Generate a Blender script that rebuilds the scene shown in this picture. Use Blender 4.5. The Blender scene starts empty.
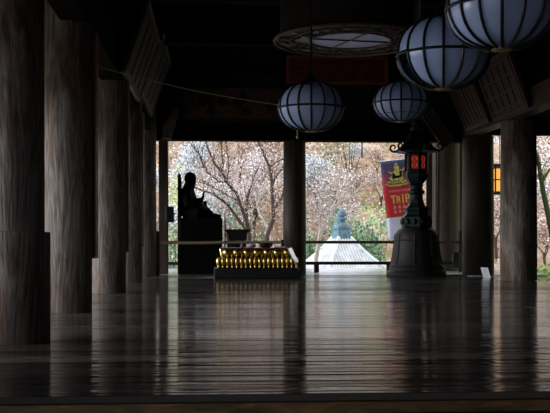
import bpy, bmesh, math, random
import numpy as np
from mathutils import Vector, Matrix
random.seed(7)
S = bpy.context.scene
COL = S.collection
PI = math.pi
F, CX, HY, H = 960.0, 275.0, 240.0, 1.0           # focal length in px, principal column, horizon row, eye height
YAW = math.atan(65.0 / F)                          # the camera looks a little right of the hall's axis

def at(px, py, Y):
    """point of the hall seen at pixel (px, py) at hall depth Y"""
    fx, fy = math.sin(YAW), math.cos(YAW)
    dx = fx * F + fy * (px - CX)
    dy = fy * F - fx * (px - CX)
    k = Y / dy
    return Vector((dx * k, Y, H + (HY - py) * k))
def ax(px, Y): return at(px, HY, Y).x
def az(py, px, Y): return at(px, py, Y).z

# ------------------------------------------------------------------ helpers
def tag(o, label=None, cat=None, group=None, kind=None):
    if label: o['label'] = label
    if cat: o['category'] = cat
    if group: o['group'] = group
    if kind: o['kind'] = kind
    return o
def thing(name, label, cat, loc=(0, 0, 0), rz=0.0, group=None):
    o = bpy.data.objects.new(name, None); COL.objects.link(o)
    o.location = loc; o.rotation_euler = (0, 0, rz); o.empty_display_size = .2
    return tag(o, label, cat, group)
def obj(name, bm, m, parent=None, smooth=False, loc=None):
    me = bpy.data.meshes.new(name)
    bmesh.ops.recalc_face_normals(bm, faces=bm.faces[:])
    bm.to_mesh(me); bm.free()
    me.materials.append(m)
    if smooth:
        for p in me.polygons: p.use_smooth = True
        try: me.set_sharp_from_angle(angle=math.radians(40))
        except Exception: pass
    o = bpy.data.objects.new(name, me); COL.objects.link(o)
    if parent: o.parent = parent
    if loc is not None: o.location = loc
    return o
def struct(name, bm, m, smooth=False):
    return tag(obj(name, bm, m, None, smooth), kind='structure')
def B(): return bmesh.new()
def box(bm, x0, x1, y0, y1, z0, z1, bev=0.0, mat=None):
    v = [(x, y, z) for z in (z0, z1) for y in (y0, y1) for x in (x0, x1)]
    vs = [bm.verts.new(mat @ Vector(p) if mat else p) for p in v]
    fs = [bm.faces.new([vs[i] for i in q]) for q in
          ((0, 2, 3, 1), (4, 5, 7, 6), (0, 1, 5, 4), (2, 6, 7, 3), (0, 4, 6, 2), (1, 3, 7, 5))]
    if bev:
        es = list({e for f in fs for e in f.edges})
        bmesh.ops.bevel(bm, geom=es, offset=bev, segments=2, affect='EDGES', profile=.5)
    return bm
def lathe(bm, prof, n=32, phase=0.0, cap=True, c=(0, 0)):
    rings = []
    for r, z in prof:
        rings.append([bm.verts.new((c[0] + r * math.cos(phase + 2 * PI * k / n), c[1] + r * math.sin(phase + 2 * PI * k / n), z)) for k in range(n)])
    for a, b in zip(rings, rings[1:]):
        for k in range(n):
            bm.faces.new((a[k], a[(k + 1) % n], b[(k + 1) % n], b[k]))
    if cap:
        bm.faces.new(rings[0][::-1]); bm.faces.new(rings[-1])
    return bm
def tube(bm, pts, rad, n=8, cap=True):
    pts = [Vector(p) for p in pts]
    if not hasattr(rad, '__len__'): rad = [rad] * len(pts)
    rings = []; up = None
    for i, p in enumerate(pts):
        t = (pts[min(i + 1, len(pts) - 1)] - pts[max(i - 1, 0)]).normalized()
        if up is None: up = Vector((0, 0, 1)) if abs(t.z) < .9 else Vector((1, 0, 0))
        a = t.cross(up).normalized(); b = a.cross(t).normalized(); up = b
        rings.append([bm.verts.new(p + rad[i] * (math.cos(2 * PI * k / n) * a + math.sin(2 * PI * k / n) * b)) for k in range(n)])
    for r0, r1 in zip(rings, rings[1:]):
        for k in range(n):
            bm.faces.new((r0[k], r0[(k + 1) % n], r1[(k + 1) % n], r1[k]))
    if cap:
        bm.faces.new(rings[0][::-1]); bm.faces.new(rings[-1])
    return bm
def blob(bm, c, r, u=16, v=10, rot=None):
    m = Matrix.Translation(c) @ (rot.to_4x4() if rot else Matrix()) @ Matrix.Diagonal((*r, 1))
    bmesh.ops.create_uvsphere(bm, u_segments=u, v_segments=v, radius=1, matrix=m)
    return bm
def prism(bm, poly, t, mat=None):
    """flat polygon in local XZ, given thickness t along +Y"""
    a = [bm.verts.new((mat or Matrix()) @ Vector((x, 0, z))) for x, z in poly]
    b = [bm.verts.new((mat or Matrix()) @ Vector((x, t, z))) for x, z in poly]
    n = len(poly)
    bm.faces.new(a); bm.faces.new(b[::-1])
    for k in range(n): bm.faces.new((a[k], b[k], b[(k + 1) % n], a[(k + 1) % n]))
    return bm
def kids(o): return [c for c in bpy.data.objects if c.parent == o]
def copy_tree(o, parent=None):
    c = o.copy(); COL.objects.link(c)
    if parent: c.parent = parent
    for ch in kids(o): copy_tree(ch, c)
    return c

# ------------------------------------------------------------------ materials
def newmat(name):
    m = bpy.data.materials.new(name); m.use_nodes = True
    nt = m.node_tree; b = nt.nodes['Principled BSDF']
    return m, nt, b
def N(nt, t, **kw):
    n = nt.nodes.new(t)
    for k, v in kw.items():
        if k in n.inputs: n.inputs[k].default_value = v
        else: setattr(n, k, v)
    return n
def ramp(nt, stops):
    r = nt.nodes.new('ShaderNodeValToRGB'); e = r.color_ramp.elements
    while len(e) < len(stops): e.new(.5)
    for el, (p, c) in zip(e, stops):
        el.position = p; el.color = (*c, 1)
    return r
def mapped(nt, scale, coord='Object'):
    tc = N(nt, 'ShaderNodeTexCoord'); mp = N(nt, 'ShaderNodeMapping'); mp.inputs['Scale'].default_value = scale
    nt.links.new(tc.outputs[coord], mp.inputs['Vector']); return mp
def grain(name, c0, c1, scale=(8, 8, .7), rough=.6, bump=.25, spec=.4, detail=6, dist=1.2, c2=None):
    m, nt, b = newmat(name); L = nt.links.new
    mp = mapped(nt, scale)
    n1 = N(nt, 'ShaderNodeTexNoise', Scale=1.6, Detail=detail, Roughness=.62, Distortion=dist)
    L(mp.outputs[0], n1.inputs['Vector'])
    st = [(.28, c0), (.55, tuple((a + d) / 2 for a, d in zip(c0, c1))), (.75, c1)]
    if c2: st.append((.92, c2))
    r = ramp(nt, st); L(n1.outputs['Fac'], r.inputs[0]); L(r.outputs[0], b.inputs['Base Color'])
    b.inputs['Roughness'].default_value = rough; b.inputs['Specular IOR Level'].default_value = spec
    bp = N(nt, 'ShaderNodeBump', Strength=bump, Distance=.02); L(n1.outputs['Fac'], bp.inputs['Height']); L(bp.outputs[0], b.inputs['Normal'])
    return m
def plain(name, c, rough=.5, metal=0.0, spec=.5, var=.15, scale=6.0, bump=0.0, emit=None, es=0.0):
    m, nt, b = newmat(name); L = nt.links.new
    mp = mapped(nt, (1, 1, 1)); n1 = N(nt, 'ShaderNodeTexNoise', Scale=scale, Detail=4.0)
    L(mp.outputs[0], n1.inputs['Vector'])
    r = ramp(nt, [(.3, tuple(x * (1 - var) for x in c)), (.7, tuple(min(1, x * (1 + var)) for x in c))])
    L(n1.outputs['Fac'], r.inputs[0]); L(r.outputs[0], b.inputs['Base Color'])
    b.inputs['Roughness'].default_value = rough; b.inputs['Metallic'].default_value = metal; b.inputs['Specular IOR Level'].default_value = spec
    if bump:
        bp = N(nt, 'ShaderNodeBump', Strength=bump, Distance=.02); L(n1.outputs['Fac'], bp.inputs['Height']); L(bp.outputs[0], b.inputs['Normal'])
    if emit:
        b.inputs['Emission Color'].default_value = (*emit, 1); b.inputs['Emission Strength'].default_value = es
    return m
def island(name, stops, rough=.7, trans=.25):
    """leaf / petal material: each loose piece draws its own colour from the ramp"""
    m, nt, b = newmat(name); L = nt.links.new
    g = N(nt, 'ShaderNodeNewGeometry'); r = ramp(nt, stops); r.color_ramp.interpolation = 'CONSTANT' if False else 'LINEAR'
    L(g.outputs['Random Per Island'], r.inputs[0]); L(r.outputs[0], b.inputs['Base Color'])
    b.inputs['Roughness'].default_value = rough; b.inputs['Specular IOR Level'].default_value = .15
    t = N(nt, 'ShaderNodeBsdfTranslucent'); L(r.outputs[0], t.inputs['Color'])
    mx = N(nt, 'ShaderNodeMixShader'); mx.inputs[0].default_value = trans
    L(b.outputs[0], mx.inputs[1]); L(t.outputs[0], mx.inputs[2]); L(mx.outputs[0], nt.nodes['Material Output'].inputs[0])
    return m

M = {}
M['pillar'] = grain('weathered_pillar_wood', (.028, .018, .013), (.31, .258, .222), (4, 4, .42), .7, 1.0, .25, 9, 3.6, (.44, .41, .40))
def two_tone(m, c, lo, hi, scale):
    nt = m.node_tree; b = nt.nodes['Principled BSDF']; src = b.inputs['Base Color'].links[0].from_socket
    mp = mapped(nt, scale); n = N(nt, 'ShaderNodeTexNoise', Scale=1.0, Detail=3.0, Roughness=.5, Distortion=1.0); nt.links.new(mp.outputs[0], n.inputs['Vector'])
    r = ramp(nt, [(lo, (0, 0, 0)), (hi, (1, 1, 1))]); nt.links.new(n.outputs['Fac'], r.inputs[0])
    mx = N(nt, 'ShaderNodeMix', data_type='RGBA', blend_type='MULTIPLY'); nt.links.new(r.outputs[0], mx.inputs['Factor']); nt.links.new(src, mx.inputs[6]); mx.inputs[7].default_value = (*c, 1)
    nt.links.new(mx.outputs[2], b.inputs['Base Color'])
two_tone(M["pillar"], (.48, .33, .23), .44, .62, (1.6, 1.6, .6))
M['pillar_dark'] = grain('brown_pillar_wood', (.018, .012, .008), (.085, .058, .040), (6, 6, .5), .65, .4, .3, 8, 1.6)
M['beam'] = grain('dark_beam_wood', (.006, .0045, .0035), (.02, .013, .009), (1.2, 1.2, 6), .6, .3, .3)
M['redwood'] = grain('red_brown_board', (.24, .085, .06), (.45, .18, .13), (9, 9, .8), .5, .2, .4)
M['panelwood'] = grain('aged_panel_wood', (.03, .019, .012), (.10, .06, .036), (3, 3, 3), .6, .3, .3)
M['darkframe'] = grain('dark_red_frame_wood', (.035, .017, .012), (.085, .042, .028), (5, 5, 5), .6, .3, .2)
M['palewood'] = grain('pale_frame_wood', (.07, .05, .035), (.18, .13, .095), (5, 5, 1), .6, .2, .3)
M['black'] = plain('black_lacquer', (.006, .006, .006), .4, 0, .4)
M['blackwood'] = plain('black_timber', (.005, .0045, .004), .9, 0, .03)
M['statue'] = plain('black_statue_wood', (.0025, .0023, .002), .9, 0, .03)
M['iron'] = plain('black_iron', (.012, .012, .014), .5, .4, .4)
M['gold'] = plain('gilt_brass', (.86, .60, .18), .33, 1.0, .5, .2, 20)
M['goldtext'] = plain('gold_leaf_lettering', (.45, .32, .12), .5, .4, .5)
M['bronze'] = plain('green_black_bronze', (.005, .014, .014), .55, .5, .4, .4, 9, .3)
M['bronze_base'] = plain('brown_black_bronze', (.014, .011, .009), .65, .2, .4, .35, 6, .4)
M['paper'] = plain('lantern_paper', (.42, .52, .82), .26, 0, .5, .05, 5)
M['discglow'] = plain('paper_added_glow', (.5, .52, .72), .6, 0, .2, .05, 5, 0, (.52, .54, .80), .05)  # faint emission added to brighten the canopy disc, not a lamp
M['bamboo'] = grain('bamboo_pole', (.26, .19, .10), (.48, .37, .22), (1, 12, 12), .5, .15, .4)
M['white'] = plain('white_card', (.88, .90, .93), .5, 0, .4, .03)
M['bluecloth'] = plain('pale_blue_cloth', (.35, .40, .58), .7, 0, .2, .1)
M['redlac'] = plain('red_lacquer', (.12, .022, .016), .5, 0, .4, .3, 4)
M['redlac2'] = plain('bright_red_lacquer', (.26, .055, .035), .45, 0, .4, .2, 4)
M['copper'] = plain('verdigris_copper', (.10, .17, .22), .55, .3, .4, .35, 8, .3)
M['tile'] = plain('pale_roof_tile', (.62, .64, .66), .5, 0, .4, .18, 3, .3)
M['plaster'] = plain('white_plaster', (.7, .69, .66), .8, 0, .2, .05)
M['bark'] = grain('brown_bark', (.035, .022, .017), (.11, .07, .052), (8, 8, 3), .85, .6, .15)
M['palebark'] = grain('pale_lichen_bark', (.20, .16, .13), (.52, .46, .42), (6, 6, 3), .85, .5, .15)
M['mossbark'] = grain('mossy_bark', (.03, .05, .018), (.10, .13, .045), (5, 5, 3), .95, .8, .1)
M['blossom'] = island('pale_pink_blossom', [(0, (.16, .12, .10)), (.25, (.40, .32, .29)), (.5, (.66, .58, .58)), (.75, (.86, .82, .84)), (1, (.96, .95, .96))])
M['blossom2'] = island('rosy_twig_buds', [(0, (.17, .10, .07)), (.3, (.42, .27, .20)), (.55, (.62, .48, .40)), (.8, (.82, .74, .70)), (1, (.95, .92, .90))])
M['blossom3'] = island('white_grey_blossom', [(0, (.10, .18, .16)), (.25, (.32, .38, .38)), (.55, (.70, .70, .76)), (1, (.96, .96, .98))])
M['leaf_green'] = island('evergreen_leaves', [(0, (.05, .14, .08)), (.5, (.16, .32, .18)), (.85, (.35, .50, .33)), (1, (.62, .72, .60))])
M['leaf_lime'] = island('yellow_green_leaves', [(0, (.22, .30, .10)), (.5, (.46, .55, .24)), (1, (.74, .78, .50))])
M['litter'] = island('fallen_orange_leaves', [(0, (.15, .10, .05)), (.25, (.46, .25, .14)), (.5, (.60, .38, .26)), (.7, (.36, .36, .20)), (.85, (.78, .70, .64)), (1, (.94, .92, .92))])
M['leaf_olive'] = island('olive_leaves', [(0, (.14, .13, .06)), (.5, (.38, .33, .19)), (.8, (.56, .48, .33)), (1, (.78, .72, .60))])
M['navyprint'] = plain('navy_banner_cloth', (.10, .10, .20), .8, 0, .1)
M['redprint'] = plain('red_banner_cloth', (.62, .055, .05), .8, 0, .1, .08)
M['whiteprint'] = plain('white_banner_cloth', (.74, .76, .86), .8, 0, .1, .03)
M['yellowprint'] = plain('yellow_banner_ink', (.80, .58, .14), .8, 0, .1)
M['orangeprint'] = plain('orange_banner_ink', (.78, .30, .12), .8, 0, .1)
M['pinkprint'] = plain('pink_banner_ink', (.80, .38, .38), .8, 0, .1)
M['olivegold'] = plain('gold_figure_ink', (.56, .50, .15), .8, 0, .1, .35, 14)
M['redglow'] = plain('lit_red_lantern_panel', (.5, .06, .03), .6, 0, .2, .3, 14, 0, (1, .10, .045), .22)
M['orangeglow'] = plain('lit_orange_paper', (.85, .42, .08), .6, 0, .2, .1, 6, 0, (1, .46, .09), .9)

# painted banner cloth: navy at the top dyeing into red
m, nt, b = newmat('dyed_banner_cloth'); L = nt.links.new
tc = N(nt, 'ShaderNodeTexCoord'); sp = N(nt, 'ShaderNodeSeparateXYZ'); L(tc.outputs['Object'], sp.inputs[0])
mr = N(nt, 'ShaderNodeMapRange'); mr.inputs[1].default_value = 0; mr.inputs[2].default_value = 2.62
L(sp.outputs['Z'], mr.inputs[0])
r = ramp(nt, [(0, (.62, .64, .76)), (.282, (.70, .72, .84)), (.288, (.66, .055, .045)), (.70, (.60, .05, .07)), (.86, (.16, .08, .16)), (1, (.07, .08, .15))])
L(mr.outputs[0], r.inputs[0]); L(r.outputs[0], b.inputs['Base Color']); b.inputs['Roughness'].default_value = .8; b.inputs['Specular IOR Level'].default_value = .1
M['banner'] = m

# floor boards: dark polished planks, each board its own tone, gloss and slight waviness
def boards(name, width, c0, c1, r0, r1, spec, wav=.12, fy=9, det=4.0, dist=.01):
    m, nt, b = newmat(name); L = nt.links.new
    tc = N(nt, 'ShaderNodeTexCoord'); sp = N(nt, 'ShaderNodeSeparateXYZ'); L(tc.outputs['Object'], sp.inputs[0])
    dv = N(nt, 'ShaderNodeMath', operation='DIVIDE'); dv.inputs[1].default_value = width; L(sp.outputs['Y'], dv.inputs[0])
    fl = N(nt, 'ShaderNodeMath', operation='FLOOR'); L(dv.outputs[0], fl.inputs[0])
    wn = N(nt, 'ShaderNodeTexWhiteNoise', noise_dimensions='1D'); L(fl.outputs[0], wn.inputs['W'])
    mp = mapped(nt, (.03, fy, 1)); n1 = N(nt, 'ShaderNodeTexNoise', Scale=1.5, Detail=det, Roughness=.55, Distortion=.2); L(mp.outputs[0], n1.inputs['Vector'])
    mp2 = mapped(nt, (.5, .5, 1)); n2 = N(nt, 'ShaderNodeTexNoise', Scale=1.0, Detail=4.0); L(mp2.outputs[0], n2.inputs['Vector'])
    ad = N(nt, 'ShaderNodeMath', operation='ADD'); L(wn.outputs['Value'], ad.inputs[0]); L(n1.outputs['Fac'], ad.inputs[1])
    ad2 = N(nt, 'ShaderNodeMath', operation='ADD'); L(ad.outputs[0], ad2.inputs[0]); L(n2.outputs['Fac'], ad2.inputs[1])
    md = N(nt, 'ShaderNodeMath', operation='MULTIPLY'); md.inputs[1].default_value = .4; L(ad2.outputs[0], md.inputs[0])
    r = ramp(nt, [(.25, c0), (.85, c1)]); L(md.outputs[0], r.inputs[0]); L(r.outputs[0], b.inputs['Base Color'])
    rr = N(nt, 'ShaderNodeMapRange'); rr.inputs[1].default_value = .2; rr.inputs[2].default_value = .9; rr.inputs[3].default_value = r0; rr.inputs[4].default_value = r1
    L(md.outputs[0], rr.inputs[0]); L(rr.outputs[0], b.inputs['Roughness'])
    b.inputs['Specular IOR Level'].default_value = spec
    bp = N(nt, 'ShaderNodeBump', Strength=wav, Distance=dist); L(n1.outputs['Fac'], bp.inputs['Height']); L(bp.outputs[0], b.inputs['Normal'])
    return m
M['floor'] = boards('dark_polished_boards', .30, (.028, .025, .022), (.13, .118, .105), .03, .075, .28, .55)
M['floor_front'] = boards('dark_worn_boards', .42, (.012, .010, .009), (.105, .092, .080), .06, .15, .035, 1.0, 2.6, 2.5, .022)
M['veranda'] = boards('wet_pale_veranda_boards', .30, (.45, .46, .48), (.66, .67, .70), .10, .2, .6, .03)
M['frontbeam'] = grain('front_sill_wood', (.03, .016, .006), (.26, .15, .055), (1.5, 8, 8), .55, .3, .3)
M['lowfloor'] = plain('lower_stone_floor', (.02, .019, .017), .8, 0, .2)

def ground_mat(name, stops, scale):
    m, nt, b = newmat(name); L = nt.links.new
    mp = mapped(nt, (1, 1, 1)); n1 = N(nt, 'ShaderNodeTexNoise', Scale=scale, Detail=9.0, Roughness=.72); L(mp.outputs[0], n1.inputs['Vector'])
    r = ramp(nt, stops); L(n1.outputs['Fac'], r.inputs[0]); L(r.outputs[0], b.inputs['Base Color']); b.inputs['Roughness'].default_value = .95; b.inputs['Specular IOR Level'].default_value = .1
    bp = N(nt, 'ShaderNodeBump', Strength=.6, Distance=.2); L(n1.outputs['Fac'], bp.inputs['Height']); L(bp.outputs[0], b.inputs['Normal'])
    return m
M['hill'] = ground_mat('leaf_littered_slope', [(.25, (.10, .09, .05)), (.40, (.30, .20, .13)), (.52, (.46, .34, .25)), (.62, (.56, .50, .44)), (.75, (.30, .34, .20))], .9)
M['moss'] = ground_mat('moss_ground', [(.3, (.10, .16, .04)), (.5, (.30, .40, .12)), (.7, (.55, .60, .30))], 1.5)
M['soil'] = ground_mat('bare_soil', [(.3, (.22, .20, .17)), (.7, (.40, .37, .32))], .7)

# ------------------------------------------------------------------ camera and light
cam = bpy.data.objects.new('camera', bpy.data.cameras.new('camera')); COL.objects.link(cam)
cam.location = (0, 0, H); cam.rotation_euler = (PI / 2, 0, -YAW)
cam.data.sensor_width = 36; cam.data.lens = 36 * F / 550; cam.data.shift_y = (HY - 206.5) / 550
cam.data.clip_end = 500
S.camera = cam
w = bpy.data.worlds.new('overcast_sky'); S.world = w; w.use_nodes = True
bg = w.node_tree.nodes['Background']
tc = N(w.node_tree, 'ShaderNodeTexCoord'); sp = N(w.node_tree, 'ShaderNodeSeparateXYZ'); w.node_tree.links.new(tc.outputs['Generated'], sp.inputs[0])
r = ramp(w.node_tree, [(.0, (.80, .86, 1.0)), (.5, (.86, .91, 1.0)), (1, (1, 1, 1))]); w.node_tree.links.new(sp.outputs['Z'], r.inputs[0]); w.node_tree.links.new(r.outputs[0], bg.inputs[0])
bg.inputs[1].default_value = 2.3
sun = bpy.data.objects.new('low_sun_behind_thin_cloud', bpy.data.lights.new('low_sun', 'SUN')); COL.objects.link(sun)
sun.data.energy = 4.6; sun.data.angle = math.radians(30); sun.data.color = (.96, .97, 1.0)
sun.rotation_euler = Vector((.97, .02, -.10)).to_track_quat('-Z', 'Y').to_euler()
S.view_settings.view_transform = 'Standard'; S.view_settings.look = 'None'; S.view_settings.gamma = 1; S.view_settings.exposure = 0.0

# ------------------------------------------------------------------ setting
XL, XR = -1.85, 7.45                                # the two pillar rows
FY0, FY1 = 6.2, 27.6                                # hall floor front and far edge
YT_ = 9.74
bm = B(); y = FY0
while y < YT_ - .01:
    y1 = min(y + .42, YT_); t = random.uniform(-.0018, .0018); dz = random.uniform(-.0015, 0)
    mt = Matrix.Translation((0, (y + y1) / 2, 0)) @ Matrix.Rotation(t / .21, 4, 'X') @ Matrix.Translation((0, -(y + y1) / 2, 0))
    box(bm, -4.4, 7.9, y + .003, y1 - .003, -.045 + dz, dz, .005, mt); y = y1
struct('floor_front', bm, M['floor_front'])
bm = B(); y = YT_ + .012
while y < FY1 - .01:
    y1 = min(y + .30, FY1); t = random.uniform(-.0016, .0016); dz = random.uniform(-.0012, 0)
    mt = Matrix.Translation((0, (y + y1) / 2, 0)) @ Matrix.Rotation(t / .15, 4, 'X') @ Matrix.Translation((0, -(y + y1) / 2, 0))
    box(bm, -4.4, 7.95 if y > 19.5 else 7.9, y + .002, y1 - .002, -.045 + dz, dz, .004, mt); y = y1
struct('floor', bm, M['floor'])
bm = B(); y = FY1
while y < 34:
    box(bm, -4.4, 9.9, y + .003, y + .297, -.08, -.012, .004); y += .30
struct('floor_veranda', bm, M['veranda'])
struct('trim_1', box(B(), -4.4, 7.9, FY0 - .02, FY0 + .2, -.125, -.05, .008), M['frontbeam'])
struct('trim_2', box(B(), -4.4, 7.9, FY0 + .02, FY0 + .2, -.6, -.127, .008), M['blackwood'])
struct('floor_lower', box(B(), -4.5, 9.4, -5, FY0 + .1, -.75, -.62), M['lowfloor'])
# ceiling, upper walls, eaves
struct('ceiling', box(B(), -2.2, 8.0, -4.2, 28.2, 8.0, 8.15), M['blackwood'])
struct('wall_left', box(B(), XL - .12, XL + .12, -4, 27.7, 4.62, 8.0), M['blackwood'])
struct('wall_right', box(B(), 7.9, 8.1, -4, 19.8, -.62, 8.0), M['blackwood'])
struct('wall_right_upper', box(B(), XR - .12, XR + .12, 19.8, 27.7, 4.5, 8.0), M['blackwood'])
struct('wall_left_light_block', box(B(), -3.0, -2.8, 4.4, 7.7, -.62, 5.0), M['blackwood'])  # unseen wall added to keep left light off the nearest pillar
struct('wall_right_light_block', box(B(), 10.0, 10.2, 19.8, 27.3, -.6, 5.2), M['blackwood'])  # unseen wall added to shut out light from the right
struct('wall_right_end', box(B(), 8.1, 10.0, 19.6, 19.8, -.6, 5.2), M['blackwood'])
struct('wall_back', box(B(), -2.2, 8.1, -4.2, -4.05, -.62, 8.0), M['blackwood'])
bm = B()
prism(bm, [(-4.6, 2.98), (-4.6, 3.13), (XL, 5.2), (XL, 5.0)], 40.0, Matrix.Translation((0, -4.2, 0)))  # unseen eave, its lip height shaped to keep the side light low
struct('ceiling_eave_left', bm, M['blackwood'])
bm = B()
prism(bm, [(11.2, 4.15), (11.2, 4.35), (XR, 5.2), (XR, 5.0)], 7.8, Matrix.Translation((0, 19.8, 0)))
struct('ceiling_eave_right', bm, M['blackwood'])
bm = B(); box(bm, -2.2, 12.4, 27.7, 30.6, 5.2, 5.35)
struct('ceiling_eave_far', bm, M['blackwood'])
# beams: sides, far lintel, cross ties
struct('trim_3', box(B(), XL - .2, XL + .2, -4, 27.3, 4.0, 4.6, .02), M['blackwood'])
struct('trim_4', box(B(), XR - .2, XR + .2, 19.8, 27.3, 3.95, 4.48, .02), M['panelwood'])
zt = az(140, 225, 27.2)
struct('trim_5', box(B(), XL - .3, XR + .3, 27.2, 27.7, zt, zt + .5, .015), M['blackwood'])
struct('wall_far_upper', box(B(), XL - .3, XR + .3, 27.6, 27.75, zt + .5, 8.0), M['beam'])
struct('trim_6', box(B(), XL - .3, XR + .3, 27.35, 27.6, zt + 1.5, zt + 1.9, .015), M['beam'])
ze = az(135, 545, 27.3)
struct('wall_far_right', box(B(), XR + .3, 12.4, 27.25, 27.6, ze, 6.0), M['blackwood'])
for i, yy in enumerate((9.6, 14.0, 18.6, 22.7)):
    struct('trim_%d' % (7 + i), box(B(), XL, XR + .3, yy - .18, yy + .18, 5.6, 6.1, .02), M['blackwood'])
bm = B()
for k in range(24):
    x = XL + .2 + k * .39
    box(bm, x, x + .12, 27.48, 27.6, 6.5, 7.7)
struct('trim_11', bm, M['panelwood'])
bm = B()
a, c = at(176, 108, 27), at(167, 139, 27)
prism(bm, [(a.x - .02, a.z), (a.x + .10, a.z - .1), (c.x + .12, c.z - .02), (c.x - .14, c.z + .02), (c.x - .1, c.z + .35)], .12, Matrix.Translation((0, 26.9, 0)))
struct('trim_12', bm, M['palewood'])

struct('wall_far_panel', box(B(), ax(427, 31.3), ax(486, 31.3), 31.36, 31.45, -.012, 5.19), M['pillar_dark'])
struct('ceiling_eave_far_panel', box(B(), ax(425, 31.3), ax(490, 31.3), 30.6, 31.6, 5.2, 5.35), M['blackwood'])
# terrain
def hz(x, y):
    z = -3.2 if y < 41 else -3.2 + (y - 41) * .62
    z = min(z, -3.2 + 15)
    return z + .25 * math.sin(x * .7 + y * .4) + .2 * math.sin(x * .31 - y * .9)
bm = B(); nx, ny = 60, 40; grid = []
for j in range(ny + 1):
    row = []
    for i in range(nx + 1):
        x = -30 + 70 * i / nx; yv = 36 + 32 * j / ny
        row.append(bm.verts.new((x, yv, hz(x, yv) + random.uniform(-.08, .08))))
    grid.append(row)
for j in range(ny):
    for i in range(nx): bm.faces.new((grid[j][i], grid[j][i + 1], grid[j + 1][i + 1], grid[j + 1][i]))
struct('hillside', bm, M['hill'], True)
struct('ground_left', box(B(), -60, -4.6, -30, 36.2, -1.9, -1.6), M['soil'])
struct('ground_far', box(B(), -6.0, 9.3, 34.2, 37, -3.6, -3.2), M['soil'])
bm = B(); grid = []
for j in range(21):
    row = []
    for i in range(21):
        x = 8.0 + 23 * i / 20; yv = 19.9 + 17 * j / 20
        row.append(bm.verts.new((x, yv, -.35 + .05 * math.sin(3 * x + yv) + .04 * math.sin(2.3 * yv) + max(0, x - 15.5) * .8)))
    grid.append(row)
for j in range(20):
    for i in range(20): bm.faces.new((grid[j][i], grid[j][i + 1], grid[j + 1][i + 1], grid[j + 1][i]))
struct('ground_right', bm, M['moss'], True)

# ------------------------------------------------------------------ pillars
def pillar(name, label, X, Y, r, ztop, mat, prof=None, group='round timber pillars'):
    bm = B()
    prof = prof or [(r * 1.0, 0), (r * 1.005, .5), (r, 1.2), (r * .985, 2.5), (r * .96, ztop)]
    lathe(bm, prof, 40)
    o = obj(name, bm, mat, None, True, (X, Y, 0))
    o.rotation_euler = (0, 0, random.uniform(0, 6))
    return tag(o, label, 'pillar', group)
# (right edge px, base y, label)
R0 = .335
lp = []
for px, by in ((50, 343), (92, 312.5), (126, 293), (142.5, 283), (156.5, 276.5)):
    d = F * H / (by - HY); Y = d + .34
    lp.append((ax(px, Y), Y))
labs = ['nearest grey weathered timber pillar at the left edge of the hall, thicker below eye level',
        'second timber pillar from the left, pale patched wood grain low on its side',
        'third timber pillar of the left row, behind the one with the pale patch',
        'fourth timber pillar of the left row, slim in the distance',
        'farthest timber pillar of the left row, nearest to the dark seated statue']
for i, ((xe, Y), lb) in enumerate(zip(lp, labs)):
    if i == 0:
        z1 = az(232, 47, Y)
        prof = [(.36, 0), (.362, .5), (.36, z1 - .004), (.352, z1), (.306, z1 + .002), (.303, 2.5), (.30, 4.98)]
        pillar('wooden_pillar', lb, xe - .36, Y, .36, 4.0, M['pillar'], prof)
    else:
        pillar('wooden_pillar', lb, xe - R0, Y, R0, 4.98, M['pillar'])
LX = [xe - (.36 if i == 0 else R0) for i, (xe, Y) in enumerate(lp)]; LY = [Y for xe, Y in lp]
YF = 27.45
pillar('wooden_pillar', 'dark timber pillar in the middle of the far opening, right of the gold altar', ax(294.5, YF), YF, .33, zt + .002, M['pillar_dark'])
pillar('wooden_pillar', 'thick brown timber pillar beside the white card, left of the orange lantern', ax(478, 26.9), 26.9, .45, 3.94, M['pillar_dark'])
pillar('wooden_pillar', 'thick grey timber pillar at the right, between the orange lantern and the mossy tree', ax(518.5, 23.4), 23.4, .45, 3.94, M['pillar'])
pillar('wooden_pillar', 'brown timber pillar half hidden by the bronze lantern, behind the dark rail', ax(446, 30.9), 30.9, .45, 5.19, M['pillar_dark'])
# square post at the far left corner
X0, X1 = ax(159, 28.6), ax(168.3, 28.6)
tag(obj('square_post', box(B(), X0, X1, 28.35, 28.75, -.012, 5.19, .02), M['pillar_dark']), 'brown square corner post left of the statue, a black box hanging on it', 'post')

# long narrow boards on the left pillars, gilt writing down the inner face
def renban(label, i, pxl, pxr, ytop, ybot):
    Yn = LY[i] + .08
    x0, x1 = ax(pxl, Yn), ax(pxr, Yn)
    z0, z1 = az(ybot, pxl, Yn), az(ytop, pxl, Yn)
    t = thing('hanging_plaque', label, 'plaque', (x0, Yn, z0), 0, 'long narrow plaques on the left pillars')
    w = x1 - x0
    obj('board', box(B(), 0, w, 0, .34, 0, z1 - z0, .006), M['redwood'], t)
    bm = B(); rnd = random.Random(i)
    n = int((z1 - z0 - .2) / .085)
    for k in range(n):                                # brush characters, worn gold, seen almost edge on
        zc = .1 + k * .085
        if rnd.random() < .15: continue
        for q in range(rnd.randint(2, 4)):
            yy = rnd.uniform(.05, .24); zz = zc + rnd.uniform(0, .05)
            box(bm, w - .002, w + .006, yy, yy + rnd.uniform(.02, .09), zz, zz + rnd.uniform(.008, .04))
    tag(obj('lettering', bm, M['goldtext'], t), 'worn gilt characters')
    for zz in (.5, z1 - z0 - .5): obj('bracket', box(B(), -.06, .0, .14, .2, zz, zz + .06), M['iron'], t)
renban('long red-brown plaque hanging on the second left pillar, gilt characters on its face', 1, 90.5, 95.6, 30, 258.5)
renban('long red-brown plaque hanging on the third left pillar, behind the gilt lettered one', 2, 125.6, 128.6, 80, 252)
renban('distant narrow plaque on the fourth left pillar, nearest the far opening', 3, 141.5, 143.4, 112, 247)

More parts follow.
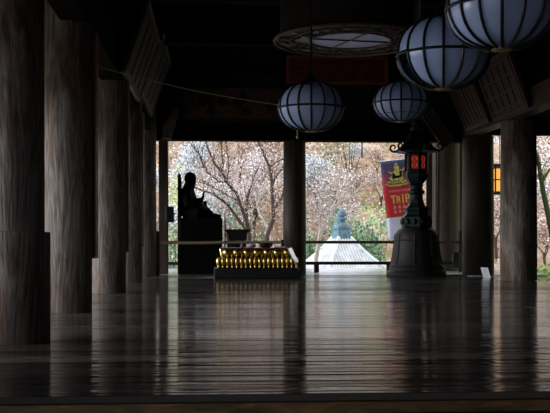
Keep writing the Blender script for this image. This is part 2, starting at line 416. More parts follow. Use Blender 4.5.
# ------------------------------------------------------------------ votive boards leaning along both side beams
def votive(label, X, xin, Y0, Y1, z0, z1, slats, mat, fmat, grid=False):
    L_ = Y1 - Y0; t = thing('votive_board', label, 'board', (X, Y0, z0), 0, 'votive boards leaning from the side beams')
    hgt = z1 - z0; dx = xin - X
    ang = math.atan2(dx, hgt); ln = math.hypot(dx, hgt)
    R_ = Matrix.Rotation(ang, 4, 'Y')
    s = 1 if dx > 0 else -1                            # faces the hall
    obj('panel', box(B(), -.03, .03, .08, L_ - .08, .06, ln - .06, 0, R_), mat, t)
    bm = B()
    for a0, a1, b0, b1 in ((0, .1, 0, ln), (L_ - .1, L_, 0, ln), (.1, L_ - .1, 0, .1), (.1, L_ - .1, ln - .1, ln)):
        box(bm, -.05, .05, a0, a1, b0, b1, .01, R_)
    obj('frame', bm, fmat, t)
    for k in range(slats):
        yy = .2 + (L_ - .4) * k / max(1, slats - 1)
        obj('batten', box(B(), s * .028, s * .048, yy - .03, yy + .03, .14, ln - .14, 0, R_), fmat, t)
    if grid:
        for k in range(4):
            zz = .2 + (ln - .4) * k / 3
            obj('cross_batten', box(B(), s * .029, s * .05, .14, L_ - .14, zz - .03, zz + .03, 0, R_), fmat, t)
    for q in (.25, .75):
        obj('hanging_wire', tube(B(), [(dx, L_ * q, hgt), (-s * .1, L_ * q, hgt + .35)], .012, 6), M['iron'], t)
votive('nearer leaning board over the left pillars, pale frame', XL + .26, XL + .72, 17.6, 21.3, 4.05, 5.4, 5, M['panelwood'], M['palewood'])
votive('farther leaning board over the left pillars, beside the far opening', XL + .26, XL + .78, 21.9, 25.8, 4.3, 5.75, 4, M['panelwood'], M['palewood'])
votive('large gridded leaning board above the thick grey right pillar', XR - .24, XR - .75, 21.2, 23.9, 4.0, 5.35, 6, M['beam'], M['darkframe'], True)
votive('slatted reddish leaning board right of the big paper lantern', XR - .24, XR - .75, 24.3, 26.5, 4.05, 5.2, 7, M['darkframe'], M['panelwood'])
a, c = at(432, 108, 27.0), at(455, 140, 27.0)
t = thing('votive_board', 'slim slatted board slanting above the bronze lantern roof', 'board', (c.x, 26.95, c.z), 0, 'votive boards leaning from the side beams')
ang = math.atan2(a.x - c.x, a.z - c.z); ln = (a - c).length; R_ = Matrix.Rotation(ang, 4, 'Y')
obj('panel', box(B(), -.42, .0, 0, .06, 0, ln, .005, R_), M['panelwood'], t)
for k in range(4): obj('batten', box(B(), -.40 + k * .11, -.36 + k * .11, -.03, .0, .02, ln - .02, .004, R_), M['palewood'], t)

# painted panel and red plaque on the far upper wall
YT = 27.2
a, c = at(166, 121, YT), at(284, 87, YT)
t = thing('painted_panel', 'wide brown painted panel above the far left opening, faded dark figures', 'painting', (a.x, YT - .02, a.z))
wd, hg = c.x - a.x, c.z - a.z
obj('panel', box(B(), 0, wd, -.02, .02, 0, hg, .004), M['panelwood'], t)
bm = B()
for a0, a1, b0, b1 in ((0, wd, 0, .06), (0, wd, hg - .06, hg), (0, .06, .06, hg - .06), (wd - .06, wd, .06, hg - .06)): box(bm, a0, a1, -.05, -.02, b0, b1, .006)
obj('frame', bm, M['beam'], t)
bm = B(); rnd = random.Random(5)
for k in range(13):
    cx, cz = rnd.uniform(.25, wd - .3), rnd.uniform(.25, hg - .3)
    poly = [(cx + rnd.uniform(.5, 1.2) * rnd.uniform(.1, .22) * math.cos(q), cz + rnd.uniform(.6, 1.2) * .15 * math.sin(q)) for q in [j * PI / 5 for j in range(10)]]
    prism(bm, poly, .006, Matrix.Translation((0, -.026 - .0006 * k, 0)))
tag(obj('painted_figures', bm, M['beam'], t), 'faded dark painted shapes')
a, c = at(286, 84, YT), at(388, 57, YT)
t = thing('red_plaque', 'red lacquered framed plaque on the far wall, under the round canopy', 'plaque', (a.x, YT - .03, a.z))
wd, hg = c.x - a.x, c.z - a.z
obj('panel', box(B(), 0, wd, -.02, .02, 0, hg), M['redlac'], t)
bm = B()
for a0, a1, b0, b1 in ((0, wd, 0, .08), (0, wd, hg - .08, hg), (0, .1, .08, hg - .08), (wd - .1, wd, .08, hg - .08)): box(bm, a0, a1, -.06, -.02, b0, b1, .01)
obj('frame', bm, M['redlac2'], t)
for k in range(3): obj('raised_bar', box(B(), .25, wd - .25, -.035, -.02, .2 + k * .17, .26 + k * .17, .006), M['redlac'], t)
for q in (.2, .8): obj('bracket', box(B(), wd * q - .03, wd * q + .03, .02, .45, hg * .5, hg * .5 + .05), M['iron'], t)

# ------------------------------------------------------------------ paper lanterns
def lantern(label, px, py, wpx, Y, hr, ribs=14, phase=0.0, torn=None, pend=False, ztop=8.0, mid2=False):
    c = at(px, py, Y); r = wpx / 2 * Y / F; h = r * hr
    t = thing('paper_lantern', label, 'lantern', (c.x, c.y, c.z), 0, 'round paper lanterns hanging from the ceiling')
    phase = math.atan2(-c.y, -c.x) - 3 * 2 * PI / ribs
    def pr(u):                                         # u from -1 bottom to 1 top: flattened barrel
        a = u * 1.42
        return (r * (abs(math.cos(a)) ** .80), h * math.sin(a) / math.sin(1.42))
    # paper: bowed gores
    bm = B(); nu = 18
    for g in range(ribs):
        a0 = phase + 2 * PI * g / ribs; a1 = phase + 2 * PI * (g + 1) / ribs; ns = 5; vs = []
        for i in range(nu + 1):
            rr, zz = pr(-1 + 2 * i / nu)
            vs.append([bm.verts.new((rr * .985 * math.cos(a0 + (a1 - a0) * j / ns), rr * .985 * math.sin(a0 + (a1 - a0) * j / ns), zz * .985)) for j in range(ns + 1)])
        for i in range(nu):
            if torn == g and 1 <= i < nu // 2: continue
            for j in range(ns): bm.faces.new((vs[i][j], vs[i][j + 1], vs[i + 1][j + 1], vs[i + 1][j]))
    bmesh.ops.remove_doubles(bm, verts=bm.verts[:], dist=.0005)
    p = obj('paper_shade', bm, M['paper'], t, True)
    for g in range(ribs):
        a0 = phase + 2 * PI * g / ribs
        tube_pts = [(pr(-1 + 2 * i / 16)[0] * math.cos(a0), pr(-1 + 2 * i / 16)[0] * math.sin(a0), pr(-1 + 2 * i / 16)[1]) for i in range(17)]
        obj('rib', tube(B(), tube_pts, r * .029, 6), M['black'], t, True)
    for zz, nm in ((-.05, 'hoop'),) + (((-.5, 'hoop'),) if mid2 else ()):
        rr, z0 = pr(zz)
        pts = [(rr * 1.0 * math.cos(2 * PI * k / 40), rr * 1.0 * math.sin(2 * PI * k / 40), z0) for k in range(41)]
        obj(nm, tube(B(), pts, r * (.032 if zz > -.1 else .01), 6, False), M['black'], t, True)
    rb = pr(-1)[0]; zb = pr(-1)[1]; zt_ = pr(1)[1]
    bm = B(); lathe(bm, [(rb * .8, zb + .01), (rb * .85, zb), (rb * .85, zb - r * .022), (rb * .6, zb - r * .035), (rb * .3, zb - r * .04)], 28)
    tag(obj('bottom_cap', bm, M['goldtext'], t, True), 'dull gold bottom cap')
    bm = B(); lathe(bm, [(rb * 1.02, zt_ - .01), (rb * 1.05, zt_ + .02), (rb * .7, zt_ + .08), (rb * .2, zt_ + .14)], 28)
    obj('top_cap', bm, M['black'], t, True)
    obj('hanging_rod', tube(B(), [(0, 0, zt_ + .1), (0, 0, ztop - c.z)], .014, 8), M['iron'], t)
    if torn is not None:
        bm = B(); a0 = phase + 2 * PI * (torn + .5) / ribs
        lathe(bm, [(r * .30, -h * .8), (r * .34, -h * .3), (r * .30, h * .2)], 16)
        for k in range(14):
            rnd = random.Random(k); aa = a0 + rnd.uniform(-.5, .5)
            box(bm, -.02, .02, -.006, .006, -.03, .03, 0, Matrix.Translation((r * .36 * math.cos(aa), r * .36 * math.sin(aa), rnd.uniform(-h * .7, h * .1))) @ Matrix.Rotation(rnd.uniform(0, 3), 4, 'Y'))
        tag(obj('inner_lamp_case', bm, M['goldtext'], t), 'dark gilt case seen through the open panel')
    if pend:
        bm = B(); tube(bm, [(-r * .42, 0, zb + .02), (-r * .42, 0, zb - .05)], .004, 5); lathe(bm, [(.006, zb - .12), (.018, zb - .09), (.006, zb - .05)], 8, 0, True, (-r * .42, 0))
        obj('pendant', bm, M['goldtext'], t)
    return t
lantern('small round paper lantern over the gold altar, hung on a taut cord', 311.3, 107, 67, 14.3, .72, 16, .22, None, True)
lantern('small round paper lantern hanging above the bronze lantern', 401, 102, 56, 17.1, .70, 16, .13, None, False, 8.0, True)
lantern('big round paper lantern with one missing panel, left of the topmost one', 443.5, 53.3, 94, 10.2, .76, 15, .26, 0)
lantern('nearest paper lantern, cut off by the top edge of the photo', 502, 6, 113, 8.6, .77, 16, .10)
# taut cord
a, c = at(99.5, 67, LY[1] + .3), at(278.5, 105, 14.28)
pts = [a.lerp(c, k / 12) - Vector((0, 0, .05 * math.sin(PI * k / 12))) for k in range(13)]
tag(obj('taut_cord', tube(B(), pts, .0055, 6), M['bamboo'], None, True), 'thin pale cord stretched from the left plaque to the paper lantern', 'cord')

# ------------------------------------------------------------------ round canopy with a pierced rim
YC = 15.5; c = at(350, 41, YC); RO = 76 * YC / F; RI = 41 * YC / F
t = thing('round_canopy', 'huge round canopy with ornate pierced rim, hanging above the paper lanterns', 'canopy', (c.x, c.y, c.z))
bm = B(); lathe(bm, [(RO * .88, .03), (RO * .93, .06), (RO * .93, 1.2), (RO * .8, 1.25)], 48)
obj('drum', bm, M['beam'], t, True)
bm = B()
for rr, th in ((RO, .028), (RI, .022), (RO * .78, .012)):
    tube(bm, [(rr * math.cos(2 * PI * k / 56), rr * math.sin(2 * PI * k / 56), 0) for k in range(57)], th, 6, False)
obj('rim', bm, M['palewood'], t, True)
bm = B(); lathe(bm, [(RI, .012), (RO, .012), (RO, .028), (RI, .028)], 56, 0, False)
obj('rim_backing', bm, M['black'], t)
bm = B(); rnd = random.Random(3)
for k in range(100):                                   # carved scroll work
    a0 = rnd.uniform(0, 2 * PI); r0 = rnd.uniform(RI * 1.06, RO * .96); s = rnd.choice((-1, 1)); q = rnd.uniform(.05, .11)
    pts = [(r0 * math.cos(a0) + q * (1 - j / 9) * math.cos(s * j * .8 + a0 * 3), r0 * math.sin(a0) + q * (1 - j / 9) * math.sin(s * j * .8 + a0 * 3), -.002) for j in range(7)]
    tube(bm, pts, .013, 5)
tag(obj('scrollwork', bm, M['palewood'], t, True), 'pale pierced scroll ornament', kind='stuff')
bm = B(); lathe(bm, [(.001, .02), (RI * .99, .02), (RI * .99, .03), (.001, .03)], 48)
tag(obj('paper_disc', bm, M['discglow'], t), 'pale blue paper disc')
for a0 in (.15, 1.9):
    obj('cross_bar', tube(B(), [(RI * math.cos(a0), RI * math.sin(a0), .005), (-RI * math.cos(a0), -RI * math.sin(a0), .005)], .014, 6), M['black'], t)
obj('hanging_rod', tube(B(), [(0, 0, 1.2), (0, 0, 8.0 - c.z)], .03, 8), M['iron'], t)

# ------------------------------------------------------------------ seated monk statue on its throne
YS = 28.6; base = at(200, 274, YS)
def sx(px): return ax(px, YS)
def sz(py): return az(py, 195, YS)
ox = sx(196)
t = thing('throne', 'black high-backed throne on a tall block under the seated statue', 'throne', (ox, YS, -.012))
def lx(px): return sx(px) - ox
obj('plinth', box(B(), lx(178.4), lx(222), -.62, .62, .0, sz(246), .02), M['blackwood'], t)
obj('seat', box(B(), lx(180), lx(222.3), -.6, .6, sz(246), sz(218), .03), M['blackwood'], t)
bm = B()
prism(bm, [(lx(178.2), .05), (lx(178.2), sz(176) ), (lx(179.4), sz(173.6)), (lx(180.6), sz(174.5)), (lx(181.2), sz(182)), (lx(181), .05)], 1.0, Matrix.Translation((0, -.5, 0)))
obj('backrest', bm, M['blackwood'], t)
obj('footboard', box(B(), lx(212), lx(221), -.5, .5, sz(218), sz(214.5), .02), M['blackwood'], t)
t2 = thing('seated_statue', 'black silhouette statue of a seated monk raising one hand, facing right', 'statue', (ox, YS, sz(218) - .012))
z0 = sz(218)
def P(px, py, y=0.0): return Vector((lx(px), y, sz(py) - z0))
k1 = YS / F
bm = B()
blob(bm, P(190.3, 178.5), (6.0 * k1, .17, 7.0 * k1), 20, 14)                  # skull
blob(bm, P(191.6, 183), (4.4 * k1, .14, 4.4 * k1), 16, 10)                  # jaw
blob(bm, P(195.6, 181.3), (.8 * k1, .035, 1.3 * k1), 10, 8)                   # nose
for s in (-1, 1): blob(bm, P(189.5, 180.5, s * .17), (1.2 * k1, .03, 2.6 * k1), 10, 8)   # ears
tube(bm, [P(189.5, 184), P(188.3, 190)], [.15, .19], 14)                 # neck
blob(bm, P(188.3, 198.5), (8.2 * k1, .46, 10.8 * k1), 20, 14); blob(bm, P(184, 196), (4.6 * k1, .42, 9 * k1), 16, 12); blob(bm, P(203, 211), (8 * k1, .4, 5.5 * k1), 16, 10); blob(bm, P(212, 215.5), (9 * k1, .42, 2.8 * k1), 16, 10); blob(bm, P(193.5, 205), (9.5 * k1, .46, 6 * k1), 20, 14); blob(bm, P(184.5, 204), (5 * k1, .5, 14 * k1), 20, 14)                  # chest and shoulders
blob(bm, P(188.5, 209), (8.2 * k1, .45, 11 * k1), 20, 14)                   # belly, robe
for s in (-1, 1):
    tube(bm, [P(186.5, 192, s * .33), P(188.5, 202, s * .48), P(190, 205, s * .46)], [.15, .15, .14], 12)
    tube(bm, [P(189, 214, s * .25), P(200, 213.5, s * .46), P(208, 215, s * .40), P(203, 218, s * .0)], [.26, .22, .18, .16], 12)   # crossed legs
tube(bm, [P(190, 205, -.46), P(197, 202.5, -.36), P(202.5, 200, -.28)], [.17, .14, .08], 12)      # raised forearm
blob(bm, P(199.5, 208), (6.5 * k1, .36, 5.5 * k1), 16, 10); tube(bm, [P(190, 205, .46), P(197, 207.5, .3), P(203, 207, .12)], [.14, .11, .07], 12)
# hanging robe over the lap and down the front of the seat
blob(bm, P(197, 214), (12.5 * k1, .52, 8 * k1), 20, 12); blob(bm, P(204, 215.5), (12 * k1, .5, 5 * k1), 20, 12)
blob(bm, P(206, 212.5), (5 * k1, .42, 5.0 * k1), 16, 10)
# raised hand: palm and five fingers
blob(bm, P(202.6, 197.8, -.26), (1.5 * k1, .055, 2.5 * k1), 12, 8)
for q, (dx_, dy_, l_) in enumerate(((2.4, -5.2, 1), (1.7, -5.8, 1), (.9, -5.6, 1), (.2, -5.0, 1))):
    tube(bm, [P(202.8, 196.5, -.31 + .035 * q), P(203 + dx_ * .35, 196.5 + dy_ * .5, -.31 + .035 * q), P(203 + dx_, 197.3 + dy_, -.31 + .035 * q)], [.024, .021, .016], 8)
tube(bm, [P(202.4, 198.8, -.30), P(204.2, 196.6, -.34), P(204.8, 195, -.33)], [.024, .022, .016], 8)
# hand in the lap with its five fingers round a small jewel
blob(bm, P(204, 206.4, .08), (2.1 * k1, .07, 1.5 * k1), 12, 8)
for q in range(4): tube(bm, [P(205, 206, .02 + .04 * q), P(206.6, 205.2, .02 + .035 * q), P(206.3, 203.6, .03 + .03 * q)], [.024, .021, .016], 8)
tube(bm, [P(203.5, 205.6, .02), P(203.3, 204, .04), P(204, 203, .06)], [.024, .02, .016], 8)
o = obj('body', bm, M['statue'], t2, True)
rm = o.modifiers.new('remesh', 'REMESH'); rm.mode = 'VOXEL'; rm.voxel_size = .022; rm.use_smooth_shade = True
sm = o.modifiers.new('smooth', 'SMOOTH'); sm.iterations = 3
bm = B(); blob(bm, P(205, 202.6, .07), (.06, .06, .07), 12, 10); lathe(bm, [(.05, P(0, 204.4).z), (.03, P(0, 203.6).z)], 12, 0, True, (lx(205), .07))
obj('jewel', bm, M['blackwood'], t2, True)

# black box on the corner post
c = at(170.5, 214.5, 28.3)
t = thing('black_box', 'small black box fixed to the corner post left of the statue', 'box', (c.x, 28.32, c.z))
obj('case', box(B(), -.13, .10, -.22, .032, -.23, .23, .015), M['black'], t)
obj('knob', tube(B(), [(.10, -.1, .02), (.15, -.1, .02)], .025, 8), M['iron'], t)

# ------------------------------------------------------------------ bamboo barrier before the statue
YB = 26.75
t = thing('bamboo_barrier', 'long tan bamboo rail crossing in front of the statue', 'barrier', (ax(158, YB), YB, 0))
xo = ax(158, YB); xe = ax(282.5, YB); zr = az(242.6, 200, YB)
obj('rail', tube(B(), [(0, 0, zr), ((xe - xo) * .3, 0, zr - .01), ((xe - xo) * .65, 0, zr + .008), (xe - xo, 0, zr)], [.042, .04, .037, .034], 12), M['bamboo'], t, True)
obj('post', box(B(), -.05, .05, -.05, .05, 0, az(231, 158, YB), .008), M['panelwood'], t)
obj('post', box(B(), xe - xo - .04, xe - xo + .04, -.045, .045, 0, zr + .08, .008), M['panelwood'], t)
for px, pt, lb in ((225.0, 213.5, 'thin iron stake rising between the throne and the black altar table'), (290.6, 224, 'thin iron stake before the middle pillar, above the right end of the gold altar')):
    t = thing('iron_stake', lb, 'stake', (ax(px, 26.55), 26.55, 0))
    zz = az(pt, px, 26.55)
    obj('rod', tube(B(), [(0, 0, 0), (0, 0, zz - .1), (0, 0, zz)], [.02, .018, .004], 8), M['iron'], t, True)
    obj('foot', lathe(B(), [(.12, 0), (.12, .02), (.03, .04)], 16), M['iron'], t)

# black altar table with flared ends behind the gold altar
YK = 27.6 - .35
a = at(225.5, 229.3, YK); c = at(249.5, 240.5, YK)
t = thing('altar_table', 'black altar table with flared top behind the gold altar, beside the statue', 'table', ((a.x + c.x) / 2, YK, 0))
hw = (c.x - a.x) / 2
bm = B(); prism(bm, [(-hw, a.z), (hw, a.z), (hw, a.z - .07), (hw - .07, a.z - .10), (hw - .09, c.z), (-hw + .09, c.z), (-hw + .05, a.z - .1), (-hw, a.z - .07)], .42, Matrix.Translation((0, -.21, 0)))
obj('tabletop', bm, M['black'], t)
for s in (-1, 1):
    for q in (-1, 1):
        obj('leg', box(B(), s * (hw - .18) - .035, s * (hw - .18) + .035, q * .15 - .035, q * .15 + .035, 0, c.z, .006), M['black'], t)
obj('cabinet', box(B(), -hw + .06, hw - .1, -.10, .10, .06, c.z - .001, .004), M['black'], t)

# ------------------------------------------------------------------ gold altar: stepped stand with two rows of gilt petals
YA = F * H / (279 - HY)                                # front foot of the base
xc = ax(257.7, YA); k = YA / F
t = thing('gilded_altar', 'low black stand covered in two rows of gold lotus petals', 'altar', (xc, YA, 0))
def gz(py): return H + (HY - py) * k
D_ = 1.25
obj('base', box(B(), -43.5 * k, 43.5 * k, .0, D_, 0, gz(268.5), .02), M['black'], t)
obj('lower_tier', box(B(), -38.5 * k, 38.5 * k, .16, D_ - .1, gz(268.5), gz(258.2), .015), M['black'], t)
obj('upper_tier', box(B(), -35 * k, 35 * k, .26, D_ - .2, gz(258.2), gz(249.2), .015), M['black'], t)
obj('top_slab', box(B(), -37 * k, 37 * k, .16, D_ - .14, gz(249.2), gz(247.8), .012), M['redlac'], t)
def petal(cx, zc, rx, ry, rz, y, tilt=0.0):
    bm = B(); bmesh.ops.create_uvsphere(bm, u_segments=16, v_segments=12, radius=1)
    for v in bm.verts:
        q = v.co.z; s = .72 + .34 * q - .18 * q * q * (1 if q > 0 else -1)
        v.co = Vector((v.co.x * rx * max(.25, s + .15), v.co.y * ry * max(.3, s + .2), q * rz))
    bmesh.ops.rotate(bm, verts=bm.verts[:], matrix=Matrix.Rotation(tilt, 3, 'X'))
    bmesh.ops.translate(bm, verts=bm.verts[:], vec=(cx, y, zc)); return bm
for j in range(7):
    cx = (-31 + j * 10.1) * k
    tag(obj('bulb_petal', petal(cx, gz(253.4), 4.3 * k, .13, 4.6 * k, .22, .12), M['gold'], t, True), 'rounded gold petal of the upper row')
for j in range(8):
    cx = (-35.6 + j * 10.1) * k
    bm = B()
    for s in (-1, 1): tube(bm, [(cx + s * 1.5 * k, .21, gz(249.6)), (cx + s * .8 * k, .17, gz(252.5)), (cx + s * .3 * k, .2, gz(257.6))], [.022, .028, .014], 8)
    tag(obj('side_petal', bm, M['gold'], t, True), 'slender paired gold petal of the upper row')
for j in range(18):
    cx = (-39.2 + j * 4.61) * k
    bm = petal(cx, gz(262.3), 2.55 * k, .095, 4.9 * k, .12, .10)
    blob(bm, (cx, .075, gz(267)), (1.5 * k, .05, 1.1 * k), 10, 8)
    tag(obj('narrow_petal', bm, M['gold'], t, True), 'narrow upright gold petal of the lower row')
# on and against the altar
zt2 = gz(247.8)
bm = B(); box(bm, -.055, .055, -.004, .004, 0, .41, 0, Matrix.Rotation(-.5, 4, 'Z') @ Matrix.Rotation(.26, 4, 'X') @ Matrix.Rotation(-.38, 4, 'Y'))
tag(obj('white_paper', bm, M['white'], None, False, (xc + 39.3 * k, YA + .035, gz(262.5))), 'white paper strip leaning on the right end of the gold altar', 'paper')
bm = B(); blob(bm, (0, 0, .05), (.13, .11, .05), 16, 8); blob(bm, (.03, .02, .085), (.07, .06, .03), 12, 8)
tag(obj('folded_cloth', bm, M['bluecloth'], None, True, (ax(251, YA + .5), YA + .5, zt2)), 'pale blue folded cloth lying on top of the gold altar', 'cloth')
bm = B(); box(bm, -.16, .16, -.1, .1, 0, .035, .006, Matrix.Rotation(.1, 4, 'Z'))
tag(obj('paper_stack', bm, M['white'], None, False, (ax(279, YA + .45), YA + .45, zt2)), 'white paper stack near the right end of the altar top', 'paper')
bm = B(); lathe(bm, [(.10, 0), (.16, .03), (.19, .11), (.185, .12), (.14, .05)], 24)
tag(obj('offering_bowl', bm, M['black'], None, True, (ax(266, YA + .6), YA + .6, zt2)), 'black shallow bowl at the middle of the altar top', 'bowl')
bm = B(); lathe(bm, [(.04, 0), (.055, .03), (.03, .09), (.045, .12)], 16)
tag(obj('small_cup', bm, M['palewood'], None, True, (ax(242.3, YA + .5), YA + .5, zt2)), 'tiny pale cup left of the blue cloth on the altar', 'cup')

# ------------------------------------------------------------------ tall bronze lantern on its bell-shaped base
YL = 26.2; k = YL / F; xc = ax(416.3, YL)
def bz(py): return H + (HY - py) * k
t = thing('bronze_lantern', 'tall dark bronze lantern on a bell-shaped base, red lit fire box', 'lantern', (xc, YL, 0))
def prof(l): return [(a * k, max(0, bz(b_))) for a, b_ in l]
zb0 = 0
bm = B(); lathe(bm, [(30 * k, 0), (30.5 * k, .05), (29.5 * k, .14), (28 * k, .17), (27.8 * k, .24), (26.5 * k, .28)] + prof([(25.2, 262), (23.6, 254), (22.6, 246), (21.9, 238), (21.2, 234), (19.5, 231), (17, 228.6), (14.5, 227.6), (6, 227.4)]), 48)
obj('bell_base', bm, M['bronze_base'], t, True)
bm = B()
for j in range(8):
    a0 = PI / 8 + j * PI / 4 + .1
    pts = [(q * k * math.cos(a0), q * k * math.sin(a0), bz(py)) for q, py in ((26.4, 267), (25.3, 262), (23.7, 254), (22.7, 246), (22, 238), (21.2, 234))]
    tube(bm, pts, .022, 6)
for q, py in ((22.2, 240), (26.2, 266)):
    tube(bm, [(q * k * math.cos(2 * PI * j / 48), q * k * math.sin(2 * PI * j / 48), bz(py)) for j in range(49)], .022, 6, False)
obj('band', bm, M['bronze_base'], t, True)
bm = B(); lathe(bm, prof([(14.5, 227.8), (15.8, 226), (15.8, 217), (14.5, 215.5), (12.5, 214), (11.5, 211.5), (13, 209.5), (12.6, 207.5), (9.5, 205.5), (8, 203), (7.2, 199)]), 6, PI / 6)
obj('pedestal', bm, M['bronze'], t, False)
bm = B()
for j in range(12): blob(bm, (14.2 * k * math.cos(j * PI / 6 + .2), 14.2 * k * math.sin(j * PI / 6 + .2), bz(221.5)), (.06, .06, .09), 10, 8)
obj('lotus_petals', bm, M['bronze'], t, True)
bm = B(); lathe(bm, prof([(7.2, 200), (6.6, 196), (6.8, 194), (8.6, 192.5), (8.6, 190.5), (6.6, 189), (6.2, 186.5), (7.4, 184.5), (6, 183.5)]), 24)
obj('shaft', bm, M['bronze'], t, True)
bm = B(); lathe(bm, prof([(6, 184), (8, 182.5), (10, 180), (11.5, 177), (12.2, 174.5), (12.2, 173.3), (9.5, 172.6), (11.2, 172.2), (11.2, 170.6), (9, 170.2)]), 6, PI / 6)
obj('firebox_stand', bm, M['bronze'], t)
bm = B(); RF = 10.3 * k
for j in range(6):
    a0 = j * PI / 3 + PI / 6 + .12
    box(bm, -.04, .04, -.04, .04, bz(170.4), bz(153), .008, Matrix.Translation((RF * math.cos(a0), RF * math.sin(a0), 0)) @ Matrix.Rotation(a0, 4, 'Z'))
for zz0, zz1 in ((170.5, 168.6), (154.6, 152.8)):
    lathe(bm, [(RF * 1.02, bz(zz0)), (RF * 1.06, (bz(zz0) + bz(zz1)) / 2), (RF * 1.02, bz(zz1))], 6, PI / 6 + .12)
obj('firebox_frame', bm, M['bronze'], t)
for j in range(6):                                      # fretted lit panels
    a0 = j * PI / 3 + .12 + PI / 3; ap = RF * math.cos(PI / 6) * .97; hw = RF * .46
    T_ = Matrix.Rotation(a0, 4, 'Z') @ Matrix.Translation((ap, 0, 0))
    bm = B(); box(bm, -.01, .0, -hw, hw, bz(168.6), bz(154.6), 0, T_)
    f = obj('fire_panel', bm, M['redglow'], t); tag(f, 'glowing red panel')
    bm = B(); za, zb_ = bz(168.6), bz(154.6); hh = zb_ - za
    for s in (-1, 1): box(bm, 0, .016, s * hw * .93 - .012, s * hw * .93 + .012, za, zb_, 0, T_)
    for q in (.04, .5, .96): box(bm, 0, .016, -hw, hw, za + hh * q - .01, za + hh * q + .01, 0, T_)
    for cz in (.27, .74):
        for s in (-.46, .46):
            pts = [T_ @ Vector((.008, s * hw + .055 * math.cos(u * PI / 5), za + hh * cz + .06 * math.sin(u * PI / 5))) for u in range(11)]
            tube(bm, pts, .009, 5, False)
    obj('fretwork', bm, M['bronze'], f)
bm = B(); n6 = 6; rings = []
for rr, py in ((22.5, 150.6), (22, 149), (16, 145), (11, 139), (8.2, 132.5), (6.2, 130), (3, 129)):
    rings.append((rr * k, bz(py)))
lathe(bm, [(9 * k, bz(153.2)), (20 * k, bz(151.8))] + rings, 6, PI / 6 + .12)
obj('roof', bm, M['bronze'], t)
for j in range(6):
    a0 = PI / 6 + .12 + j * PI / 3; u = Vector((math.cos(a0), math.sin(a0), 0)); r0 = 20 * k; z_ = bz(149.6)
    pts = [u * r0 + Vector((0, 0, z_))]
    for q in range(16):
        th = -PI / 2 + q * .42; rad = .115 * (1 - q / 19)
        pts.append(u * (r0 + .09 + rad * math.cos(th)) + Vector((0, 0, z_ + .10 + rad * math.sin(th))))
    bm = B(); tube(bm, pts, [.04] + [.034 - .0012 * q for q in range(16)], 7)
    obj('curled_corner', bm, M['bronze'], t, True)
bm = B(); lathe(bm, prof([(5, 129.6), (6.4, 127.5), (6.4, 126), (3.6, 125), (5.4, 122), (5.4, 119), (3, 116), (.6, 113)]), 20)
obj('finial', bm, M['bronze'], t, True)

# slim pale frame beside the bronze lantern
a = at(436, 151, 30.6)
t = thing('pale_pole', 'slim pale pole with a slanted top bar, right of the red fire box', 'pole', (a.x, 30.6, -.012))
obj('upright', box(B(), -.03, .03, -.03, .03, 0, a.z + .012, .006), M['palewood'], t)
q = at(428, 154, 30.6)
obj('top_bar', tube(B(), [(q.x - a.x, 0, q.z + .012), (.03, 0, a.z + .03)], .03, 6), M['palewood'], t)

# ------------------------------------------------------------------ dark railing along the far edge
YR = 30.0
t = thing('railing', 'dark two-rail wooden railing across the far opening', 'railing', (0, YR, -.012))
xa, xb = ax(160, YR), ax(461.5, YR)
for py, rr in ((242.2, .045), (263.2, .05)):
    obj('rail', box(B(), xa, xb, -rr, rr, az(py, 300, YR) - rr + .012, az(py, 300, YR) + rr + .012, .015), M['panelwood'] if py < 250 else M['beam'], t)
for px in (162, 240, 316.5, 389, 461):
    top = az(230, 461, YR) if px == 461 else az(263, px, YR) - .03
    obj('post', box(B(), ax(px, YR) - .075, ax(px, YR) + .075, -.07, .07, 0, top, .01), M['beam'], t)
c = at(457.5, 260, YR - .12)
tag(obj('black_bag', box(B(), -.13, .12, -.05, .04, -.25, .25, .03), M['black'], None, True, (c.x - .02, YR - .088, c.z)), 'small black bag hung on the railing end, by the brown pillar', 'bag')

# white notice card and paper
c = at(486, 277, 25.0)
t = thing('notice_card', 'white card standing tilted at the foot of the thick brown pillar', 'card', (c.x, 25.05, 0))
obj('face', prism(B(), [(-.06, 0), (.14, 0), (.03, .29), (-.17, .30)], .012, Matrix.Rotation(-.55, 4, 'Z') @ Matrix.Rotation(-.45, 4, 'X')), M['white'], t)
obj('stand', prism(B(), [(-.02, 0), (.09, 0), (.0, .2)], .02, Matrix.Translation((0, .10, 0))), M['palewood'], t)
c = at(475.5, 276.2, 26.0)
tag(obj('paper_sheet', box(B(), -.16, .16, -.14, .14, 0, .012, 0, Matrix.Rotation(.2, 4, 'Z')), M['white'], None, False, (c.x, F / 36.6 - .15, .0)), 'white paper sheet lying flat beside the tilted white card', 'paper')

# ------------------------------------------------------------------ orange box lantern outside
YO = 30.2
c = at(499.5, 180, YO); k = YO / F
t = thing('hanging_lantern', 'orange lit box lantern hanging outside between the two right pillars', 'lantern', (c.x, YO, c.z - 15 * k))
hw = 6 * k; hh = 30 * k
obj('paper_box', box(B(), -hw * .92, hw * .92, -hw * .92, hw * .92, .08, hh - .08), M['orangeglow'], t)
bm = B()
for s in (-1, 1):
    for q in (-1, 1): box(bm, s * hw - .02, s * hw + .02, q * hw - .02, q * hw + .02, .03, hh - .03)
for z_ in (.08, hh * .5, hh - .10): box(bm, -hw - .01, hw + .01, -hw - .012, -hw + .012, z_ - .02, z_ + .02); box(bm, -hw - .012, -hw + .012, -hw, hw, z_ - .02, z_ + .02)
obj('frame', bm, M['black'], t)
obj('base', box(B(), -hw - .03, hw + .03, -hw - .03, hw + .03, 0, .06, .008), M['black'], t)
obj('roof', box(B(), -hw - .06, hw + .06, -hw - .06, hw + .06, hh - .07, hh + .03, .01), M['black'], t)
obj('hanging_rod', tube(B(), [(0, 0, hh), (0, 0, 5.21 - (c.z - 15 * k))], .012, 6), M['iron'], t)

